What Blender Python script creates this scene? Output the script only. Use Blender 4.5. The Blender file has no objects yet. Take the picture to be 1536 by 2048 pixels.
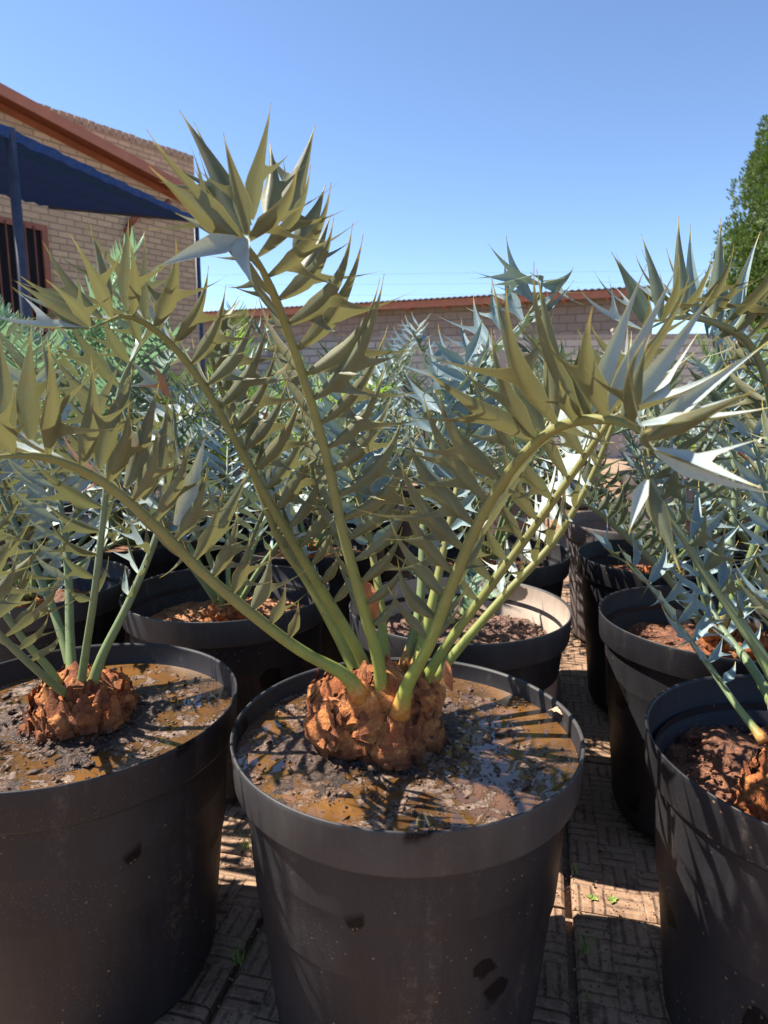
import bpy, math, random
from mathutils import Vector, Matrix, noise
R = math.radians
S = bpy.context.scene
COL = S.collection

# ------------------------------------------------------------------ camera, sky, sun, exposure
FPX, PITCH, CAMZ = 1350.0, R(9.8), 1.05
cd = bpy.data.cameras.new('camera'); cam = bpy.data.objects.new('camera', cd); COL.objects.link(cam)
cam.location = (0, 0, CAMZ); cam.rotation_euler = (R(90) - PITCH, 0, 0)
cd.sensor_fit = 'VERTICAL'; cd.sensor_height = 36; cd.lens = 36 * FPX / 2048
cd.clip_start = 0.02; cd.clip_end = 3000
cd.dof.use_dof = True; cd.dof.focus_distance = 1.15; cd.dof.aperture_fstop = 7.5
S.camera = cam
SUN_EL, SUN_AZ = R(52), math.atan2(-0.975, 0.22)     # azimuth measured from +y towards +x
W = bpy.data.worlds.new('World'); S.world = W; W.use_nodes = True
nt = W.node_tree; nt.nodes.clear()
wo = nt.nodes.new('ShaderNodeOutputWorld'); bg = nt.nodes.new('ShaderNodeBackground'); sk = nt.nodes.new('ShaderNodeTexSky')
sk.sky_type = 'NISHITA'; sk.sun_disc = False; sk.sun_elevation = SUN_EL; sk.sun_rotation = SUN_AZ
sk.altitude = 2500; sk.air_density = 0.95; sk.dust_density = 0.3; sk.ozone_density = 3.0
bg.inputs['Strength'].default_value = 0.11
nt.links.new(sk.outputs[0], bg.inputs[0]); nt.links.new(bg.outputs[0], wo.inputs[0])
sd = bpy.data.lights.new('sun', 'SUN'); sun = bpy.data.objects.new('sun', sd); COL.objects.link(sun)
sd.energy = 5.0; sd.angle = R(0.5); sd.color = (1.0, 0.93, 0.82)
sv = Vector((math.sin(SUN_AZ) * math.cos(SUN_EL), math.cos(SUN_AZ) * math.cos(SUN_EL), math.sin(SUN_EL)))
sun.rotation_euler = sv.to_track_quat('Z', 'Y').to_euler()
sun.location = (-3, 1, 6)
S.view_settings.view_transform = 'Standard'; S.view_settings.look = 'None'
S.view_settings.exposure = 1.25; S.view_settings.gamma = 1

# ------------------------------------------------------------------ helpers
def at(px, py, Y):
    """world point at distance Y (along +y) whose direction is that of photo pixel px,py"""
    xr = (px - 768) / FPX; ur = (py - 1024) / FPX
    y = math.cos(PITCH) - math.sin(PITCH) * ur; z = -(math.sin(PITCH) + math.cos(PITCH) * ur)
    k = Y / y
    return Vector((xr * k, Y, CAMZ + z * k))

def lvl(px, py, z):
    a = at(px, py, 1) - Vector((0, 0, CAMZ)); k = (z - CAMZ) / a.z; return Vector((a.x * k, a.y * k, z))

def tag(o, label=None, cat=None, group=None, kind=None):
    if label: o['label'] = label
    if cat: o['category'] = cat
    if group: o['group'] = group
    if kind: o['kind'] = kind
    return o

def empty(name, loc, rz=0):
    o = bpy.data.objects.new(name, None); COL.objects.link(o); o.location = loc; o.rotation_euler = (0, 0, rz)
    o.empty_display_size = 0.1
    return o

class MB:
    def __init__(self): self.v = []; self.f = []; self.c = []; self.m = []
    def vert(self, p, c=(0, 0, 0)):
        self.v.append(tuple(p)); self.c.append(c); return len(self.v) - 1
    def face(self, idx, m=0): self.f.append(tuple(idx)); self.m.append(m)
    def box(self, lo, hi, M=None, m=0):
        x0, y0, z0 = lo; x1, y1, z1 = hi
        P = [Vector(p) for p in ((x0,y0,z0),(x1,y0,z0),(x1,y1,z0),(x0,y1,z0),(x0,y0,z1),(x1,y0,z1),(x1,y1,z1),(x0,y1,z1))]
        if M: P = [M @ p for p in P]
        i = [self.vert(p) for p in P]
        for q in ((0,3,2,1),(4,5,6,7),(0,1,5,4),(1,2,6,5),(2,3,7,6),(3,0,4,7)): self.face([i[k] for k in q], m)
    def tube(self, pts, rads, n=8, cap=True, m=0, cols=None, squash=None):
        rings = []; N = len(pts); prev = None
        for i, p in enumerate(pts):
            t = (Vector(pts[min(i+1, N-1)]) - Vector(pts[max(i-1, 0)])).normalized()
            a = prev if prev is not None else (Vector((0, 0, 1)) if abs(t.z) < .9 else Vector((0, 1, 0)))
            a = (a - t * a.dot(t)).normalized(); prev = a; b = t.cross(a)
            rings.append([self.vert(Vector(p) + (a * math.cos(2*math.pi*k/n) + b * math.sin(2*math.pi*k/n)) * rads[i],
                                    cols[i] if cols else (0, 0, 0)) for k in range(n)])
        for i in range(N - 1):
            for k in range(n):
                self.face((rings[i][k], rings[i][(k+1) % n], rings[i+1][(k+1) % n], rings[i+1][k]), m)
        if cap: self.face(rings[0][::-1], m); self.face(rings[-1], m)
    def lathe(self, prof, n=96, m=0, wob=0):
        rings = []
        for (r, z) in prof:
            if r <= 1e-6: rings.append([self.vert((0, 0, z))] * n)
            else: rings.append([self.vert((r * math.cos(2*math.pi*k/n), r * math.sin(2*math.pi*k/n), z)) for k in range(n)])
        for i in range(len(prof) - 1):
            for k in range(n):
                q = [rings[i][k], rings[i][(k+1) % n], rings[i+1][(k+1) % n], rings[i+1][k]]
                u = []
                for x in q:
                    if x not in u: u.append(x)
                if len(u) > 2: self.face(u, m)
    def build(self, name, mats, parent=None, smooth=True, loc=None):
        me = bpy.data.meshes.new(name); me.from_pydata(self.v, [], self.f)
        for mt in (mats if isinstance(mats, (list, tuple)) else [mats]): me.materials.append(mt)
        me.polygons.foreach_set('material_index', self.m)
        me.polygons.foreach_set('use_smooth', [smooth] * len(self.f))
        if any(tuple(c[:3]) != (0, 0, 0) for c in self.c):
            at_ = me.color_attributes.new('tint', 'FLOAT_COLOR', 'POINT')
            fl = []
            for c in self.c: fl += [c[0], c[1], c[2], c[3] if len(c) > 3 else .5]
            at_.data.foreach_set('color', fl)
        me.update()
        o = bpy.data.objects.new(name, me); COL.objects.link(o)
        if parent: o.parent = parent
        if loc is not None: o.location = loc
        return o

# ------------------------------------------------------------------ materials
class NT:
    def __init__(self, name):
        self.mat = bpy.data.materials.new(name); self.mat.use_nodes = True
        self.t = self.mat.node_tree; self.t.nodes.clear()
        self.out = self.n('ShaderNodeOutputMaterial'); self.p = self.n('ShaderNodeBsdfPrincipled')
        self.l(self.p.outputs[0], self.out.inputs[0]); self._co = None
    def n(self, typ, **kw):
        x = self.t.nodes.new(typ)
        for k, v in kw.items(): setattr(x, k, v)
        return x
    def l(self, a, b): self.t.links.new(a, b)
    def co(self, kind='Object'):
        if not self._co: self._co = self.n('ShaderNodeTexCoord')
        return self._co.outputs[kind]
    def set(self, sock, v):
        if isinstance(v, (int, float)): sock.default_value = v
        elif isinstance(v, tuple): sock.default_value = v if len(v) == 4 or len(sock.default_value) == 3 else (*v, 1)
        else: self.l(v, sock)
    def noise(self, scale, detail=5, rough=.55, vec=None, dist=0, out='Fac'):
        x = self.n('ShaderNodeTexNoise'); x.inputs['Scale'].default_value = scale; x.inputs['Detail'].default_value = detail
        x.inputs['Roughness'].default_value = rough; x.inputs['Distortion'].default_value = dist
        self.l(vec if vec else self.co(), x.inputs['Vector']); return x.outputs[out]
    def voro(self, scale, vec=None, out='Distance', rnd=1, feature='F1'):
        x = self.n('ShaderNodeTexVoronoi', feature=feature); x.inputs['Scale'].default_value = scale; x.inputs['Randomness'].default_value = rnd
        self.l(vec if vec else self.co(), x.inputs['Vector']); return x.outputs[out]
    def scale(self, v, s):
        x = self.n('ShaderNodeMapping'); x.inputs['Scale'].default_value = s; self.l(v, x.inputs['Vector']); return x.outputs[0]
    def ramp(self, fac, stops, interp='LINEAR'):
        x = self.n('ShaderNodeValToRGB'); x.color_ramp.interpolation = interp
        e = x.color_ramp.elements
        while len(e) < len(stops): e.new(0.5)
        for k, (p, c) in enumerate(stops):
            e[k].position = p; e[k].color = (c, c, c, 1) if isinstance(c, (int, float)) else (*c, 1)
        self.l(fac, x.inputs[0]); return x.outputs[0]
    def mix(self, fac, a, b, mode='MIX'):
        x = self.n('ShaderNodeMix', data_type='RGBA', blend_type=mode)
        self.set(x.inputs[0], fac); self.set(x.inputs[6], a); self.set(x.inputs[7], b); return x.outputs[2]
    def math(self, op, a, b=0.0, c=None, clamp=False):
        x = self.n('ShaderNodeMath', operation=op, use_clamp=clamp); self.set(x.inputs[0], a); self.set(x.inputs[1], b)
        if c is not None: self.set(x.inputs[2], c)
        return x.outputs[0]
    def bump(self, h, strength=.3, dist=.01, normal=None):
        x = self.n('ShaderNodeBump'); x.inputs['Strength'].default_value = strength; x.inputs['Distance'].default_value = dist
        self.l(h, x.inputs['Height'])
        if normal: self.l(normal, x.inputs['Normal'])
        return x.outputs[0]
    def fin(self, col=None, rough=None, nrm=None, spec=None):
        if col is not None: self.set(self.p.inputs['Base Color'], col)
        if rough is not None: self.set(self.p.inputs['Roughness'], rough)
        if nrm is not None: self.l(nrm, self.p.inputs['Normal'])
        if spec is not None: self.set(self.p.inputs['Specular IOR Level'], spec)
        return self.mat

def mat_leaf(name, top, under, trans, edgec=(.62, .50, .12), tipc=(.50, .22, .03), wt=.30, rustamt=1.0):
    m = NT(name)
    a = m.n('ShaderNodeAttribute', attribute_name='tint'); sp = m.n('ShaderNodeSeparateColor'); m.l(a.outputs['Color'], sp.inputs[0])
    edge, tip, rnd = sp.outputs[0], sp.outputs[1], sp.outputs[2]
    g = m.n('ShaderNodeNewGeometry')
    n1 = m.noise(18, 5); n2 = m.noise(140, 3)
    tcol = m.mix(m.ramp(n1, [(.3, 0), (.7, 1)]), tuple(c * .72 for c in top), tuple(min(1, c * 1.18) for c in top))
    tcol = m.mix(m.ramp(n2, [(.55, 0), (.8, .35)]), tcol, tuple(c * .55 for c in under))
    ucol = m.mix(m.ramp(n1, [(.3, 0), (.7, 1)]), tuple(c * .6 for c in under), tuple(c * 1.35 for c in under))
    rust = m.math('MULTIPLY', m.ramp(m.noise(90, 6, .75), [(.52, 0), (.62, .85 * rustamt)]), m.ramp(m.noise(11, 3), [(.45, 0), (.6, 1)]))
    ucol = m.mix(rust, ucol, (.17, .075, .02))
    base = m.mix(g.outputs['Backfacing'], tcol, ucol)
    vein = m.math('SINE', m.math('MULTIPLY', a.outputs['Alpha'], 95.0))
    base = m.mix(m.math('MULTIPLY_ADD', vein, .11, .11), base, m.mix(.5, base, (.03, .04, .02)))
    base = m.mix(m.math('MULTIPLY', rnd, .5), base, m.mix(g.outputs['Backfacing'], tuple(c * .8 for c in top), (under[0] * 1.55, under[1] * 1.12, under[2] * .6)))
    base = m.mix(m.math('MULTIPLY', m.ramp(edge, [(.88, 0), (.98, 1)]), .6), base, edgec)
    base = m.mix(m.ramp(tip, [(.80, 0), (.95, 1)]), base, m.mix(m.ramp(tip, [(.955, 0), (.99, 1)]), edgec, tipc))
    dead = m.math('GREATER_THAN', rnd, .985)
    base = m.mix(dead, base, m.mix(n1, (.12, .055, .035), (.32, .17, .10)))
    m.fin(base, m.ramp(n1, [(.3, .42), (.7, .6)]), m.bump(n2, .12, .002), .45)
    tr = m.n('ShaderNodeBsdfTranslucent'); m.set(tr.inputs[0], m.mix(dead, trans, (.10, .055, .035)))
    mx = m.n('ShaderNodeMixShader'); mx.inputs[0].default_value = wt
    m.l(m.p.outputs[0], mx.inputs[1]); m.l(tr.outputs[0], mx.inputs[2]); m.l(mx.outputs[0], m.out.inputs[0])
    return m.mat

def mat_rachis(name, lo, hi):
    m = NT(name)
    a = m.n('ShaderNodeAttribute', attribute_name='tint'); sp = m.n('ShaderNodeSeparateColor'); m.l(a.outputs['Color'], sp.inputs[0])
    base = m.mix(sp.outputs[0], lo, hi)
    n1 = m.noise(30, 5)
    base = m.mix(m.ramp(n1, [(.35, 0), (.75, .5)]), base, tuple(c * .6 for c in hi))
    base = m.mix(m.ramp(m.noise(90, 5, .7), [(.62, 0), (.7, .7)]), base, (.12, .06, .02))
    base = m.mix(m.math('MULTIPLY', sp.outputs[1], m.ramp(m.noise(60, 5, .7), [(.3, .55), (.6, 1)])), base, m.mix(m.ramp(m.noise(110, 4, .7), [(.4, 0), (.6, 1)]), (.42, .12, .03), (.62, .27, .07)))          # orange collar at the foot
    return m.fin(base, .55, m.bump(m.noise(60, 4, .6, m.scale(m.co(), (1, 1, .2))), .15, .003), .4)

LEAF = mat_leaf('leaf_olive_glaucous', (.40, .47, .46), (.104, .121, .074), (.235, .225, .080), wt=.23)
LEAFB = mat_leaf('leaf_blue_glaucous', (.23, .325, .35), (.110, .150, .115), (.15, .21, .11), wt=.2, rustamt=.4)
LEAFL = mat_leaf('leaf_left_glaucous', (.33, .41, .40), (.105, .118, .070), (.20, .215, .08), wt=.23, rustamt=.6)
LEAFG = mat_leaf('leaf_bright_green', (.17, .33, .06), (.15, .27, .06), (.35, .55, .06), edgec=(.3, .36, .1), tipc=(.45, .4, .1), wt=.4, rustamt=0)
LEAFT = mat_leaf('leaf_teal_green', (.22, .35, .27), (.16, .26, .17), (.22, .38, .2), edgec=(.35, .42, .22), tipc=(.45, .4, .1), wt=.35, rustamt=0)
RACH = mat_rachis('rachis_olive', (.24, .30, .05), (.20, .195, .065))
RACHB = mat_rachis('rachis_blue', (.17, .23, .065), (.155, .20, .115))

def mat_plastic(name, base=(.016, .016, .018), dust=(.15, .125, .11), amt=.35, splash=.5):
    m = NT(name)
    n1 = m.noise(5, 6, .6); n2 = m.noise(220, 2); st = m.noise(26, 5, .6, m.scale(m.co(), (1, 1, .08)))
    c = m.mix(m.ramp(n1, [(.3, amt * .25), (.75, amt)]), base, dust)
    c = m.mix(m.math('MULTIPLY', m.ramp(st, [(.45, 0), (.8, 1)]), amt * .7), c, dust)
    # water marks: round dark wet spots
    vs = m.voro(6.5, dist_vec(m), rnd=1)
    wet = m.math('MULTIPLY', m.ramp(vs, [(.20, 1), (.225, 0)]), m.ramp(m.noise(2.9, 2), [(.38, 0), (.41, 1)]))
    c = m.mix(m.math('MULTIPLY', wet, .85), c, (.008, .006, .006))
    run = m.math('MULTIPLY', m.ramp(m.noise(14, 6, .7, m.scale(m.co(), (1, 1, .10))), [(.56, 0), (.66, 1)]), m.ramp(m.noise(60, 4, .8), [(.5, .15), (.6, 1)]))
    c = m.mix(m.math('MULTIPLY', run, splash * .3), c, (.15, .115, .095))
    # dirt specks
    s2 = m.math('MULTIPLY', m.ramp(m.voro(190), [(.12, 1), (.2, 0)]), m.ramp(m.noise(8, 4), [(.5, 0), (.6, 1)]))
    c = m.mix(m.math('MULTIPLY', s2, splash * .4), c, (.22, .15, .11))
    sp = m.ramp(m.voro(70, rnd=1), [(.10, 1), (.17, 0)])
    msk = m.ramp(m.noise(6, 5, .7), [(.50, 0), (.66, 1)])
    c = m.mix(m.math('MULTIPLY', m.math('MULTIPLY', sp, msk), splash), c, (.26, .17, .11))
    mud = m.math('MULTIPLY', m.ramp(m.noise(45, 8, .75), [(.62, 0), (.68, 1)]), m.ramp(m.noise(2.3, 2), [(.5, 0), (.7, 1)]))
    c = m.mix(m.math('MULTIPLY', mud, splash), c, (.13, .075, .045))
    scr = m.ramp(m.noise(9, 2, .5, m.scale(m.co(), (9, 9, 1.2)), dist=2), [(.495, 0), (.5, 1), (.505, 0)])
    c = m.mix(m.math('MULTIPLY', scr, .10), c, (.2, .2, .2))
    r = m.math('SUBTRACT', m.ramp(n1, [(.3, .44), (.7, .62)]), m.math('MULTIPLY', wet, .1))
    return m.fin(c, r, m.bump(m.math('ADD', m.math('MULTIPLY', sp, msk), m.math('MULTIPLY', n2, .15)), .35, .002), m.math('MULTIPLY_ADD', wet, -.26, .32))
def dist_vec(m):
    nz = m.noise(9, 3, out='Color'); x = m.n('ShaderNodeVectorMath', operation='MULTIPLY_ADD')
    m.l(nz, x.inputs[0]); x.inputs[1].default_value = (.09, .09, .09); m.l(m.co(), x.inputs[2]); return x.outputs[0]
PLAST = mat_plastic('black_plastic', base=(.006, .006, .008), dust=(.055, .052, .058), amt=.30, splash=1.0)
PLASTD = mat_plastic('dusty_black_plastic', dust=(.15, .14, .135), amt=.30, splash=.6)
PLASTI = mat_plastic('beige_dusted_inside', base=(.16, .12, .10), dust=(.48, .38, .30), amt=.9, splash=.2)
PLASTF = mat_plastic('faded_grey_plastic', base=(.10, .085, .09), dust=(.22, .18, .17), amt=.5, splash=.3)

def mat_soil(name, dark, mid, light, rough=(.35, .8), wetness=.5):
    m = NT(name)
    n1 = m.noise(28, 8, .7); n2 = m.noise(150, 5, .7); n3 = m.noise(7, 4)
    c = m.mix(m.ramp(n1, [(.35, 0), (.6, 1)]), dark, mid)
    c = m.mix(m.ramp(n2, [(.52, 0), (.68, 1)]), c, light)
    c = m.mix(m.ramp(n3, [(.42, wetness), (.6, 0)]), c, tuple(x * .45 for x in dark))
    return m.fin(c, m.ramp(n3, [(.4, rough[0]), (.65, rough[1])]), m.bump(m.math('ADD', n1, n2), .9, .006), .5)
SOILW = mat_soil('wet_dark_compost', (.022, .013, .010), (.075, .040, .026), (.27, .17, .11), (.12, .5))
SOILR = mat_soil('damp_red_soil', (.085, .030, .014), (.24, .095, .045), (.40, .20, .11), (.3, .75), .35)
SOILD = mat_soil('dry_orange_soil', (.22, .085, .035), (.48, .22, .10), (.62, .34, .18), (.7, .95), .1)
SOILP = mat_soil('crumbly_brown_soil', (.07, .03, .02), (.22, .12, .085), (.36, .22, .16), (.6, .9), .2)

def mat_water():
    m = NT('muddy_water')
    n1 = m.noise(9, 4, .6); sc = m.noise(24, 8, .72, dist=.6)
    c = m.mix(m.ramp(n1, [(.35, 0), (.65, 1)]), (.17, .078, .022), (.055, .030, .015))
    scum = m.math('MULTIPLY', m.ramp(sc, [(.505, 0), (.545, 1)]), m.ramp(m.noise(7, 3), [(.42, 0), (.53, 1)]))
    lit = m.ramp(m.noise(75, 6, .8, dist=1.0), [(.62, 0), (.65, 1)]); scum = m.math('MAXIMUM', scum, m.math('MULTIPLY', lit, .9))
    grain = m.noise(190, 5, .75)
    c = m.mix(scum, c, m.ramp(grain, [(.36, (.035, .02, .014)), (.5, (.16, .09, .055)), (.62, (.34, .21, .125)), (.78, (.55, .40, .28))]))
    r = m.math('MULTIPLY_ADD', scum, .55, .015)
    b = m.bump(m.math('MULTIPLY', scum, grain), .8, .006, m.bump(m.noise(13, 2), .05, .01))
    m.p.inputs['IOR'].default_value = 1.6
    return m.fin(c, r, b, .8)
WATER = mat_water()

def mat_caudex():
    m = NT('caudex_bark')
    n1 = m.noise(35, 8, .7); n2 = m.noise(130, 5, .7); n3 = m.noise(12, 3)
    c = m.ramp(n1, [(.30, (.10, .028, .012)), (.44, (.38, .115, .035)), (.60, (.62, .25, .075)), (.78, (.74, .44, .20))])
    c = m.mix(m.ramp(n3, [(.45, 0), (.7, .5)]), c, (.30, .085, .035))
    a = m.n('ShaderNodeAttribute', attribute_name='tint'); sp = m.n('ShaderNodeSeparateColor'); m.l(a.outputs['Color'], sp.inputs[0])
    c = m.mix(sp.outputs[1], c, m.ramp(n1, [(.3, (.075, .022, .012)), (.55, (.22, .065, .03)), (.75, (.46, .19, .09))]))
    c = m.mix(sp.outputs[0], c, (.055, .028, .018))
    fib = m.noise(70, 6, .7, m.scale(m.co(), (1, 1, .25)))
    return m.fin(c, .72, m.bump(m.math('ADD', m.math('ADD', n1, n2), fib), 1.0, .008), .3)
CAUD = mat_caudex()

def mat_simple(name, c, rough=.6, var=.25, sc=8, bump=.2, spec=.4, bd=.004):
    m = NT(name); n1 = m.noise(sc, 6, .6)
    col = m.mix(m.ramp(n1, [(.3, 0), (.7, 1)]), tuple(x * (1 - var) for x in c), tuple(min(1, x * (1 + var)) for x in c))
    return m.fin(col, rough, m.bump(m.noise(sc * 6, 4), bump, bd), spec)

def mat_brick(name, c1, c2, mortar, bw, bh, mort=.012, axis='XZ', bumpd=.01, blotch=.5):
    m = NT(name)
    sx = m.n('ShaderNodeSeparateXYZ'); m.l(m.co(), sx.inputs[0]); cx = m.n('ShaderNodeCombineXYZ')
    m.l(sx.outputs[0], cx.inputs[0]); m.l(sx.outputs[2], cx.inputs[1])
    b = m.n('ShaderNodeTexBrick'); m.l(cx.outputs[0], b.inputs['Vector'])
    b.inputs['Scale'].default_value = 1; b.inputs['Brick Width'].default_value = bw; b.inputs['Row Height'].default_value = bh
    b.inputs['Mortar Size'].default_value = mort; b.inputs['Mortar Smooth'].default_value = .25
    m.set(b.inputs['Color1'], c1); m.set(b.inputs['Color2'], c2); m.set(b.inputs['Mortar'], mortar)
    n1 = m.noise(2.2, 5); n2 = m.noise(35, 5, .7)
    c = m.mix(m.math('MULTIPLY', m.ramp(n1, [(.4, 0), (.7, 1)]), blotch), b.outputs['Color'], tuple(x * .7 for x in c1))
    c = m.mix(m.ramp(n2, [(.4, .0), (.75, .5)]), c, tuple(x * .65 for x in c2))
    h = m.math('ADD', m.math('MULTIPLY', b.outputs['Fac'], -1), m.math('MULTIPLY', n2, .35))
    return m.fin(c, .9, m.bump(h, .9, bumpd), .2)
BRICK = mat_brick('face_brick', (.64, .46, .29), (.48, .34, .215), (.29, .22, .165), .235, .086, .009)
PRECAST = mat_brick('precast_concrete_brick_pattern', (.58, .525, .455), (.52, .465, .405), (.23, .20, .17), .30, .125, .010, blotch=.25)
CONC = mat_simple('grey_concrete', (.36, .31, .28), .9, .15, 4)
UPW = mat_brick('dull_block_wall', (.31, .265, .22), (.265, .225, .19), (.17, .135, .12), .40, .20, .012)
FASC = mat_simple('orange_painted_timber', (.40, .15, .085), .55, .15, 5)
TIN = mat_simple('weathered_roof_sheet', (.12, .115, .12), .5, .3, 3)
TINR = mat_simple('red_roof_sheet', (.46, .17, .10), .5, .2, 3)
STEELB = mat_simple('dark_blue_grey_steel', (.035, .045, .075), .45, .3, 10)
BROWNP = mat_simple('brown_paint', (.26, .085, .045), .5, .2, 8)
DARKG = mat_simple('dark_window_glass', (.008, .008, .010), .55, .2, 3, 0, .15)
WOOD = mat_simple('dark_stain', (.05, .03, .02), .6)
DRY = mat_simple('dry_brown_leaf', (.42, .17, .075), .6, .35, 60, .5, .3, .002)
GRASSM = mat_simple('weed_green', (.20, .27, .06), .5, .3, 60)
BARK = mat_simple('tree_bark', (.10, .065, .045), .9, .3, 14, .6)
CLOD = mat_simple('wet_clod', (.17, .10, .065), .45, .5, 40, 1.0, .5, .01)

def mat_net():
    m = NT('blue_shade_net'); n1 = m.noise(300, 2)
    m.fin(m.mix(n1, (.006, .009, .020), (.009, .016, .045)), .8)
    tr = m.n('ShaderNodeBsdfTranslucent'); m.set(tr.inputs[0], (.006, .022, .08))
    mx = m.n('ShaderNodeMixShader'); mx.inputs[0].default_value = .15
    m.l(m.p.outputs[0], mx.inputs[1]); m.l(tr.outputs[0], mx.inputs[2]); m.l(mx.outputs[0], m.out.inputs[0]); return m.mat
NET = mat_net()
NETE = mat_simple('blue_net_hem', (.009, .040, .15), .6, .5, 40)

def mat_conifer():
    m = NT('conifer_foliage')
    a = m.n('ShaderNodeAttribute', attribute_name='tint'); sp = m.n('ShaderNodeSeparateColor'); m.l(a.outputs['Color'], sp.inputs[0])
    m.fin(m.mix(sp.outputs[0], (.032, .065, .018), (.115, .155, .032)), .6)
    tr = m.n('ShaderNodeBsdfTranslucent'); m.set(tr.inputs[0], (.14, .24, .03))
    mx = m.n('ShaderNodeMixShader'); mx.inputs[0].default_value = .25
    m.l(m.p.outputs[0], mx.inputs[1]); m.l(tr.outputs[0], mx.inputs[2]); m.l(mx.outputs[0], m.out.inputs[0]); return m.mat
CONIF = mat_conifer()

def mat_paver():
    m = NT('basket_weave_concrete')
    sx = m.n('ShaderNodeSeparateXYZ'); m.l(m.co(), sx.inputs[0]); X, Y = sx.outputs[0], sx.outputs[1]
    cs = .0762
    u = m.math('DIVIDE', X, cs); v = m.math('DIVIDE', Y, cs)
    par = m.math('MODULO', m.math('ADD', m.math('ADD', m.math('FLOOR', u), m.math('FLOOR', v)), 1000.0), 2.0)
    par = m.math('GREATER_THAN', par, .5)
    def groove(w, n):
        fr = m.math('FRACT', m.math('MULTIPLY', w, n)); d = m.math('ABSOLUTE', m.math('SUBTRACT', fr, .5)); return m.ramp(d, [(.30, 0), (.46, 1)])
    gu, gv = groove(u, 3.0), groove(v, 3.0)
    x = m.n('ShaderNodeMix', data_type='FLOAT'); m.l(par, x.inputs[0]); m.l(gu, x.inputs[2]); m.l(gv, x.inputs[3]); g = x.outputs[0]
    n1 = m.noise(5, 6, .65); n2 = m.noise(60, 6, .7); n3 = m.noise(16, 5, .7)
    g = m.math('MULTIPLY', g, m.ramp(n3, [(.3, .35), (.6, 1)]))
    c = m.mix(m.ramp(n1, [(.3, 0), (.7, 1)]), (.23, .135, .085), (.40, .25, .155))
    c = m.mix(m.math('MULTIPLY', g, .8), c, (.085, .05, .037))
    c = m.mix(m.ramp(n3, [(.52, 0), (.66, .8)]), c, (.085, .045, .03))
    c = m.mix(m.ramp(m.voro(40), [(.06, .9), (.12, 0)]), c, (.07, .03, .02))
    c = m.mix(m.ramp(n2, [(.5, 0), (.75, .4)]), c, (.62, .46, .32))
    h = m.math('ADD', m.math('MULTIPLY', g, -1), m.math('MULTIPLY', n2, .5))
    return m.fin(c, .82, m.bump(h, .8, .004), .3)
PAVER = mat_paver()
GROUND = mat_soil('sandy_ground', (.20, .13, .085), (.36, .25, .16), (.5, .37, .26), (.8, .95), .1)

# ------------------------------------------------------------------ ground and paving
POT = .28
COLV = Vector((.155, .634, 0)); ROWV = Vector((.62, -.083, 0))
g = MB(); i = [g.vert(p) for p in ((-1500, -300, -.03), (1500, -300, -.03), (1500, 2500, -.03), (-1500, 2500, -.03))]; g.face(i)
tag(g.build('ground', GROUND, smooth=False), kind='structure')
rnd = random.Random(4)
pv = MB(); A = R(-13)
T = .61; E1 = Vector((math.cos(A), math.sin(A), 0)); E2 = Vector((-math.sin(A), math.cos(A), 0))
for ix in range(-10, 12):
    for iy in range(-2, 14):
        h = rnd.uniform(-.003, .003); gx, gy = .008, .004
        x0, x1, y0, y1 = ix * T + gx, (ix + 1) * T - gx, iy * T + gy, (iy + 1) * T - gy
        q = [(x0, y0), (x1, y0), (x1, y1), (x0, y1)]
        b = .007; qi = [(x0 + b, y0 + b), (x1 - b, y0 + b), (x1 - b, y1 - b), (x0 + b, y1 - b)]
        tl = (rnd.uniform(-.004, .004), rnd.uniform(-.004, .004))
        lo = [pv.vert((x, y, -.028)) for x, y in q]; md = [pv.vert((x, y, h - .006)) for x, y in q]
        tp = [pv.vert((x, y, h + tl[0] * (x - x0) + tl[1] * (y - y0))) for x, y in qi]
        pv.face(tp)
        for k in range(4):
            j = (k + 1) % 4
            pv.face((md[k], md[j], tp[j], tp[k])); pv.face((lo[k], lo[j], md[j], md[k]))
o = pv.build('paving', PAVER, smooth=False); o.rotation_euler = (0, 0, A)
jp = Vector((.385, 1.245, 0)); o.location = (jp.x, jp.y, 0); tag(o, kind='structure')

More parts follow.
